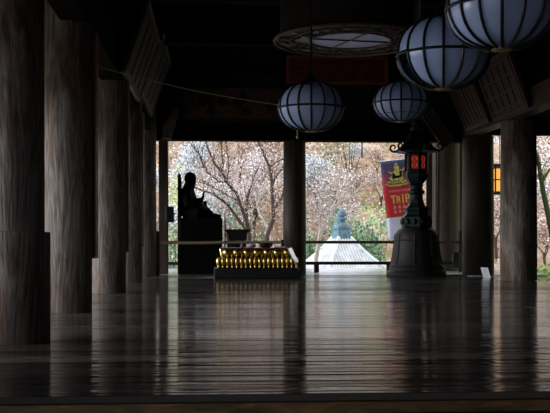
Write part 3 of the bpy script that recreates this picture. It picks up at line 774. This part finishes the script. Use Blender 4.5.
# thin chain hanging from the far eave
c = at(362, 158, 30.3)
tag(obj('rain_chain', tube(B(), [(c.x, 30.3, 5.2), (c.x, 30.3, c.z)], .022, 6), M['iron']), 'thin dark chain hanging down in the top of the far right opening', 'chain')

# ------------------------------------------------------------------ red banner outside
YN = 32.6
tl, bl = at(380, 162, YN), at(389, 240, YN)
ang = math.atan2(bl.x - tl.x, tl.z - bl.z); ht = (tl - bl).length; wd = 33 * YN / F
t = thing('festival_banner', 'red upright banner with gold figure and yellow characters, behind the bronze lantern', 'banner', (bl.x, YN, bl.z))
t.rotation_euler = (0, -ang, 0)
bm = B(); nv = []
for i in range(25):
    nv.append([bm.verts.new((wd * j / 8, .025 * math.sin(i * .5 + j * .9), ht * i / 24)) for j in range(9)])
for i in range(24):
    for j in range(8): bm.faces.new((nv[i][j], nv[i][j + 1], nv[i + 1][j + 1], nv[i + 1][j]))
o = obj('cloth', bm, M['banner'], t, True); so = o.modifiers.new('solid', 'SOLIDIFY'); so.thickness = .006
def bp(u, v): return (u * wd, v * ht)                  # cloth coordinates, v up
def ink(name, polys, m, y=-.034):
    bm = B()
    for pl in polys: prism(bm, [bp(*q) for q in pl], .004, Matrix.Translation((0, y, 0)))
    return obj(name, bm, m, t)
def ell(cu, cv, ru, rv, n=14): return [(cu + ru * math.cos(2 * PI * q / n), cv + rv * math.sin(2 * PI * q / n)) for q in range(n)]
fig = [ell(.48, .905, .085, .036), ell(.48, .945, .05, .02), ell(.48, .825, .15, .055), ell(.44, .775, .22, .03), ell(.60, .83, .05, .05), ell(.36, .80, .05, .045),
       [(.58, .85), (.72, .90), (.75, .895), (.62, .83)], [(.36, .84), (.22, .87), (.21, .86), (.36, .81)]]
tag(ink('printed_figure', fig, M['olivegold']), 'gold seated figure')
lot = []
for q in range(7):
    a0 = PI * (q + .5) / 7; lot.append([(.46, .69), (.46 + .36 * math.cos(a0 - .14), .69 + .07 * math.sin(a0 - .14)), (.46 + .42 * math.cos(a0), .69 + .085 * math.sin(a0)), (.46 + .36 * math.cos(a0 + .14), .69 + .07 * math.sin(a0 + .14))])
lot.append(ell(.46, .69, .34, .022))
tag(ink('printed_lotus', lot, M['olivegold'], -.036), 'gold lotus seat')
ln_ = []
for q in range(9): u = .17 + q * .075; ln_ += [[(u, .612), (u + .05, .612), (u + .05, .619), (u, .619)], [(u + .012, .600), (u + .03, .600), (u + .03, .612), (u + .012, .612)]]
tag(ink('printed_line', ln_, M['pinkprint']), 'small pale line of characters')
def bar(u0, v0, u1, v1): return [(u0, v0), (u1, v0), (u1, v1), (u0, v1)]
big = [bar(.20, .545, .36, .557), bar(.255, .452, .30, .545), bar(.20, .53, .22, .545),     # tall narrow characters
       bar(.37, .452, .40, .54), bar(.37, .53, .47, .543), bar(.45, .452, .48, .535), bar(.41, .49, .44, .51),
       bar(.55, .447, .59, .562),
       bar(.65, .452, .69, .557), bar(.69, .545, .78, .557), bar(.75, .505, .78, .545), bar(.69, .497, .77, .509), bar(.83, .452, .86, .557), bar(.86, .54, .90, .552)]
tag(ink('printed_title', big, M['yellowprint']), 'large yellow characters')
sm_ = []
for row, v in ((0, .39), (1, .335)):
    for q in range(4 if row else 3):
        u = .24 + q * .15
        sm_ += [bar(u, v, u + .10, v + .012), bar(u + .02, v + .02, u + .08, v + .032), bar(u + .04, v - .008, u + .06, v + .036)]
tag(ink('printed_small_text', sm_, M['pinkprint']), 'two short rows of small pale characters')
bm = B(); tube(bm, [(wd + .03, .03, -bl.z + .02), (wd + .03, .03, ht + .15)], .022, 8); tube(bm, [(-.02, .03, ht + .01), (wd + .06, .03, ht + .01)], .014, 8)
obj('pole', bm, M['white'], t, True)

# ------------------------------------------------------------------ small pavilion with copper finial below the veranda
YP = 40.0; k = YP / F; c = at(341.5, 239, YP)
t = thing('pavilion', 'small pale-roofed pavilion with a blue-green jewel finial, beyond the railing', 'pavilion', (c.x, YP, -3.2))
def pz(py): return H + (HY - py) * k + 3.2
def cur(n=10):
    pts = []
    for i in range(n + 1):
        f = i / n; pts.append((9.5 + (52 - 9.5) * f, 238 + 34 * (f ** .72 if False else (1.35 * f - .35 * f * f))))
    return pts
rings = [(a * k, pz(b_)) for a, b_ in cur()]
bm = B(); lathe(bm, [(rings[-1][0] * .97, rings[-1][1] - .12)] + rings[::-1], 4, PI / 4 + .35)
obj('roof', bm, M['tile'], t)
bm = B()
for s in range(4):                                     # rows of round tiles down each slope
    for j in range(-11, 12):
        pts = []
        for rr, zz in rings:
            ap = rr * math.cos(PI / 4); off = j * .13
            if abs(off) > ap: continue
            pts.append(Matrix.Rotation(s * PI / 2 + .35, 3, 'Z') @ Vector((ap, off, zz + .02)))
        if len(pts) > 1: tube(bm, pts, .035, 6)
obj('tile_rows', bm, M['tile'], t)
for s in range(4):
    a0 = PI / 4 + .35 + s * PI / 2
    obj('ridge', tube(B(), [(rr * math.cos(a0), rr * math.sin(a0), zz + .03) for rr, zz in rings], .08, 8), M['tile'], t, True)
bm = B(); lathe(bm, [(q * k, pz(p_)) for q, p_ in ((11.5, 238.5), (11.5, 236.5), (9.8, 236), (9.4, 230), (10.6, 229.2), (10.6, 227.6), (8, 227))], 4, PI / 4 + .35)
obj('finial_base', bm, M['copper'], t)
bm = B(); lathe(bm, [(q * k, pz(p_)) for q, p_ in ((8.5, 227.6), (8.2, 225), (6.5, 223), (3.6, 221.6), (3.4, 220.6), (5.6, 219.6), (5.6, 217.6), (3, 216.6), (3.6, 215.5), (4.4, 213.5), (4, 211.2), (2.4, 209.6), (.5, 208.4))], 24)
obj('finial_jewel', bm, M['copper'], t, True)
obj('body', box(B(), -1.1, 1.1, -1.1, 1.1, 0, pz(268), 0, Matrix.Rotation(.35, 4, 'Z')), M['plaster'], t)

# ------------------------------------------------------------------ trees and shrubs
def flecks(name, pts, size, mat, parent=None, rnd=None, aspect=.75):
    rnd = rnd or random.Random(1); rs = np.random.RandomState(rnd.randint(0, 99999)); n = len(pts)
    P0 = np.array(pts); a = rs.normal(size=(n, 3)); a /= np.linalg.norm(a, axis=1)[:, None]
    b_ = rs.normal(size=(n, 3)); b_ -= (b_ * a).sum(1)[:, None] * a; b_ /= np.linalg.norm(b_, axis=1)[:, None]
    cN = np.cross(a, b_)
    s = size * rs.uniform(.5, 1.3, size=(n, 1)); a *= s; b_ *= s * aspect; cN *= s * .25
    V = np.stack([P0 - a, P0 - b_ + cN, P0 + a, P0 + b_ + cN], 1).reshape(-1, 3)
    Fc = [(4 * i, 4 * i + 1, 4 * i + 2, 4 * i + 3) for i in range(n)]
    me = bpy.data.meshes.new(name); me.from_pydata(V.tolist(), [], Fc); me.materials.append(mat)
    o = bpy.data.objects.new(name, me); COL.objects.link(o)
    if parent: o.parent = parent
    return tag(o, kind='stuff')
def grow(rnd, segs, tips, p, d, ln, r, depth, maxd, droop=.0):
    pts = [p.copy()]; rad = [r]; n = 4
    for i in range(n):
        d = (d + Vector((rnd.uniform(-.22, .22), rnd.uniform(-.22, .22), rnd.uniform(-.12, .16) - droop))).normalized()
        p = p + d * ln / n; pts.append(p.copy()); rad.append(r * (1 - .45 * (i + 1) / n))
        if depth >= 2: tips.append(p.copy())
    segs.append((pts, rad))
    if depth >= maxd: return
    for q in range(rnd.choice((2, 3, 3))):
        nd = (d + Vector((rnd.uniform(-.9, .9), rnd.uniform(-.9, .9), rnd.uniform(-.25, .5)))).normalized()
        grow(rnd, segs, tips, pts[rnd.choice((2, 3, 4, 4))], nd, ln * rnd.uniform(.6, .85), rad[-1] * .8, depth + 1, maxd, droop)
def cherry(seed, hgt, mat, bark, nf, label, size=.055, spread=.22):
    rnd = random.Random(seed); segs, tips = [], []
    t = thing('blossom_tree', label, 'tree', (0, 0, 0), 0, 'blossoming trees on the hillside')
    grow(rnd, segs, tips, Vector((0, 0, -.2)), Vector((rnd.uniform(-.2, .2), 0, 1)), hgt * .36, hgt * .026, 0, 4)
    bm = B()
    for pts, rad in segs: tube(bm, pts, rad, 5)
    obj('trunk', bm, bark, t, True)
    fp = []
    for q in range(nf):
        p = rnd.choice(tips); fp.append((p.x + rnd.gauss(0, spread), p.y + rnd.gauss(0, spread), p.z + rnd.gauss(0, spread)))
    flecks('blossom', fp, size, mat, t, rnd)
    return t
LB1 = 'pale pink blossoming tree in the thicket on the far hillside'
LB2 = 'rosy brown budding tree in the thicket on the far hillside'
LB3 = 'greyish white blossoming tree in the thicket on the far hillside'
protos = [cherry(11, 4.2, M['blossom'], M['bark'], 2600, LB1), cherry(12, 3.8, M['blossom2'], M['bark'], 2200, LB2),
          cherry(13, 4.0, M['blossom3'], M['palebark'], 2400, LB3), cherry(14, 4.4, M['blossom'], M['palebark'], 2600, LB1)]
used = [False] * 4
def put(kind, px, Y, s=1.0):
    o = protos[kind] if not used[kind] else copy_tree(protos[kind]); used[kind] = True
    x = ax(px, Y); o.location = (x, Y, hz(x, Y)); o.rotation_euler = (0, 0, random.uniform(0, 6.28)); o.scale = (s, s, s)
random.seed(21)
for Y, pxs in ((45.5, (150, 196, 238, 280)), (47.5, (172, 214, 258, 300, 328)), (50, (150, 185, 225, 262, 290, 318, 350, 385)), (53, (170, 205, 240, 275, 305, 340, 372, 405)), (56.5, (160, 200, 236, 270, 300, 335, 370, 400))):
    for px in pxs:
        kd = random.choice((0, 1, 1, 2, 2, 3))
        if px > 300 and (Y < 47 or Y > 55): continue
        sc_ = .95 if px > 300 and Y < 48 else .62 if px > 300 else 1
        if px > 300 and Y < 48: kd = random.choice((0, 2, 3))
        put(kd, px + random.uniform(-6, 6), Y + random.uniform(-.7, .7), random.uniform(.8, 1.15) * sc_)
for px, Y, kd in ((497, 46, 1), (470, 49, 1), (520, 47, 1), (545, 45, 1), (560, 48, 0), (535, 51, 1), (505, 52, 3), (575, 44, 1), (480, 54, 0), (430, 50, 1)):
    put(kd, px, Y, random.uniform(.9, 1.2))

def shrub(px, Y, w_, h_, mat, n, label, name='green_shrub', cat='shrub', group='shrubs on the hillside', zoff=0.0):
    rnd = random.Random(int(px * 7 + Y)); x = ax(px, Y)
    t = thing(name, label, cat, (x, Y, hz(x, Y) + zoff), 0, group)
    bm = B()
    for q in range(7):
        d = Vector((rnd.uniform(-1, 1) * w_ * .35, rnd.uniform(-1, 1) * w_ * .3, h_ * rnd.uniform(.5, .9)))
        tube(bm, [(0, 0, -.1), d * .5 + Vector((0, 0, .1)), d], [.03, .02, .008], 5)
    obj('stem', bm, M['bark'], t)
    pts = []
    cl = [(rnd.gauss(0, w_ * .28), rnd.gauss(0, w_ * .22), h_ * rnd.uniform(.25, .9)) for _ in range(14)]
    for q in range(n):
        cc = rnd.choice(cl); pts.append((cc[0] + rnd.gauss(0, w_ * .10), cc[1] + rnd.gauss(0, w_ * .10), cc[2] + rnd.gauss(0, h_ * .10)))
    flecks('leaves', pts, .075, mat, t, rnd)
shrub(178, 45.0, 1.5, 5.2, M['leaf_lime'], 750, 'yellow green bush at the left edge of the far opening, above the statue')
shrub(172, 42.5, 1.4, 4.2, M['leaf_green'], 700, 'dark green bush low at the left edge of the far opening')
shrub(231, 44.2, 1.1, 4.7, M['leaf_green'], 300, 'green bush among the branches right of the statue')
shrub(256, 43.2, 1.5, 4.6, M['leaf_green'], 420, 'green bush behind the two bare trees, above the gold altar')
shrub(313, 42.2, 1.6, 4.3, M['leaf_green'], 1700, 'green bush left of the blue-green finial')
shrub(362, 42.6, 2.0, 4.5, M['leaf_green'], 3000, 'wide green bush right of the blue-green finial')
shrub(378, 43.5, 1.2, 4.5, M['leaf_lime'], 500, 'light green bush left of the red banner, higher on the slope')
shrub(318, 51, 2.4, 4.0, M['leaf_olive'], 900, 'olive bush at the top left of the right opening')
shrub(350, 52, 3.2, 3.6, M['leaf_olive'], 1200, 'olive brown bush at the top middle of the right opening')
# fallen leaves over the slope
rnd = random.Random(77); pts = []
for q in range(16000):
    x = rnd.uniform(-7, 16); yv = rnd.uniform(42, 60); pts.append((x, yv, hz(x, yv) + rnd.uniform(.0, .12)))
o = flecks('fallen_leaves', pts, .075, M['litter'], None, rnd)
tag(o, 'orange brown fallen leaves covering the far slope', 'leaves')

# bare trees: branches with thickness, followed from fork to tip, spreading in depth as real crowns do
def bare(name, label, X0px, Y, paths, mat, twig_n, seed, ground):
    rnd = random.Random(seed)
    t = thing(name, label, 'tree', (ax(X0px, Y), Y, ground), 0)
    o0 = Vector(t.location); bm = B(); tw = B(); ends = []
    for path, r0, r1, dd in paths:
        pts = []
        for i, (px, py) in enumerate(path):
            f = i / max(1, len(path) - 1)
            pts.append(at(px, py, Y + dd * f * 1.0 + dd * .0) - o0)
        tube(bm, pts, [.74 * (r0 + (r1 - r0) * i / max(1, len(pts) - 1)) for i in range(len(pts))], 7)
        for a, c in zip(pts, pts[1:]):
            for q in range(twig_n):
                p = a.lerp(c, rnd.random()); d = (c - a).normalized(); n_ = rnd.uniform(.3, .9); ps = [p]
                d = (d + Vector((rnd.uniform(-1, 1), rnd.uniform(-.6, .6), rnd.uniform(-.1, .8)))).normalized()
                for s in range(4):
                    d = (d + Vector((rnd.uniform(-.3, .3), rnd.uniform(-.3, .3), rnd.uniform(-.1, .3)))).normalized(); ps.append(ps[-1] + d * n_ / 4); ends.append(ps[-1])
                tube(tw, ps, [.013, .011, .009, .007, .004], 4)
    obj('trunk', bm, mat, t, True); tag(obj('twigs', tw, mat, t), kind='stuff')
    fp = [(p.x + rnd.gauss(0, .05), p.y + rnd.gauss(0, .05), p.z + rnd.gauss(0, .05)) for p in ends for _ in range(2)]
    if fp: flecks('buds', fp, .03, M['blossom'], t, rnd)
    return t
A = [([(256, 330), (253, 262), (249, 240), (248.3, 226)], .17, .13, 0),
     ([(248.3, 226), (243, 212), (239, 201), (237, 194), (232, 188), (227, 183), (223.5, 175), (220, 170.5), (214.5, 163.5), (208.7, 151), (206, 141), (204, 130)], .10, .03, -1.2),
     ([(222.7, 173), (222.7, 161), (221, 142), (220.5, 128)], .045, .025, -.6),
     ([(227, 183), (229, 167), (227, 150), (226, 138), (225, 126)], .045, .02, .8),
     ([(248, 228), (246, 210), (247, 200), (249, 192), (251, 186), (253.5, 180), (256, 172)], .085, .02, 1.0),
     ([(249, 232), (240, 222), (233, 212), (227, 204), (220, 199), (211, 193), (200, 190), (190, 186)], .10, .02, -1.0),
     ([(239, 201), (230, 197), (222, 192), (212, 187), (203, 183), (196, 182)], .05, .015, .9),
     ([(226, 182), (220, 182), (213, 177), (207, 172), (203, 165), (199.4, 155), (196, 150), (192, 140)], .045, .02, -.5)]
bare('bare_tree', 'forked bare brown tree in the far left opening, reaching over the statue', 256, 38.0, A, M['bark'], 5, 5, -3.2)
A = [([(262, 330), (264, 260), (267, 236), (271, 225), (273.5, 217), (273, 205), (272, 195), (272, 184), (271, 176), (269.5, 167), (266, 160), (263, 152), (258, 142), (254, 130)], .15, .05, .6),
     ([(269.5, 168), (275, 163), (284, 158), (293, 152)], .04, .02, -.4), ([(272.5, 184), (277, 175), (284, 166), (292, 160)], .06, .03, .5),
     ([(273.5, 211), (278, 203), (284, 194), (292, 186)], .05, .025, -.5)]
bare('bare_tree', 'upright bare dark tree beside the middle pillar, in the far left opening', 262, 39.0, A, M['bark'], 4, 6, -3.2)
A = [([(275, 320), (272, 240), (266, 224), (260, 214), (257, 205), (256, 195), (254, 187), (256, 178)], .10, .03, .5), ([(257, 205), (262, 196), (265, 186)], .04, .015, .4)]
bare('bare_tree', 'slender pale barked tree between the two dark bare trees', 275, 41.0, A, M['palebark'], 4, 8, -3.2)
A = [([(312, 330), (316, 260), (320, 233), (326, 224), (332, 215), (336, 206), (340, 202), (348, 199.5), (354, 194), (362, 187), (370, 182.5), (380, 178)], .13, .03, -.6),
     ([(339, 203), (338.5, 195), (337, 185), (340, 177), (338, 168)], .06, .02, .6), ([(319, 240), (320, 222), (320, 212), (322, 205), (328, 196)], .06, .02, .7),
     ([(320, 214), (312, 207), (306, 212), (298, 216)], .04, .02, -.5), ([(306, 209), (313, 204), (322, 197), (331, 190)], .035, .015, .6), ([(337, 187), (330, 180), (322, 176)], .035, .012, .5)]
bare('bare_tree', 'crooked pale tree left of the blue-green finial in the right opening', 312, 38.5, A, M['palebark'], 4, 9, -3.2)
A = [([(560, 330), (556, 262), (552, 236), (548, 214), (544, 196), (541.5, 182), (540, 172), (538, 160), (534, 148), (530, 130)], .15, .07, 0.), ([(541.5, 184), (549, 170), (556, 166), (566, 158)], .06, .04, 1.0)]
bare('mossy_tree', 'mossy green trunk leaning in at the right edge of the photo', 560, 31.0, A, M['mossbark'], 2, 10, -.3)
# low plants on the mossy ground at the right edge
for px, Y, lb in ((546, 29.5, 'pale green fern clump on the moss at the right edge'), (541, 31.5, 'yellow green fern clump behind the thick grey pillar foot')):
    x = ax(px, Y); rnd = random.Random(px)
    t = thing('fern_clump', lb, 'fern', (x, Y, -.3), 0, 'ferns on the mossy ground')
    obj('stem', tube(B(), [(0, 0, -.1), (0, 0, .2)], .02, 6), M['bark'], t)
    flecks('leaves', [(rnd.gauss(0, .45), rnd.gauss(0, .35), abs(rnd.gauss(.15, .15))) for _ in range(260)], .09, M['leaf_lime'], t, rnd)
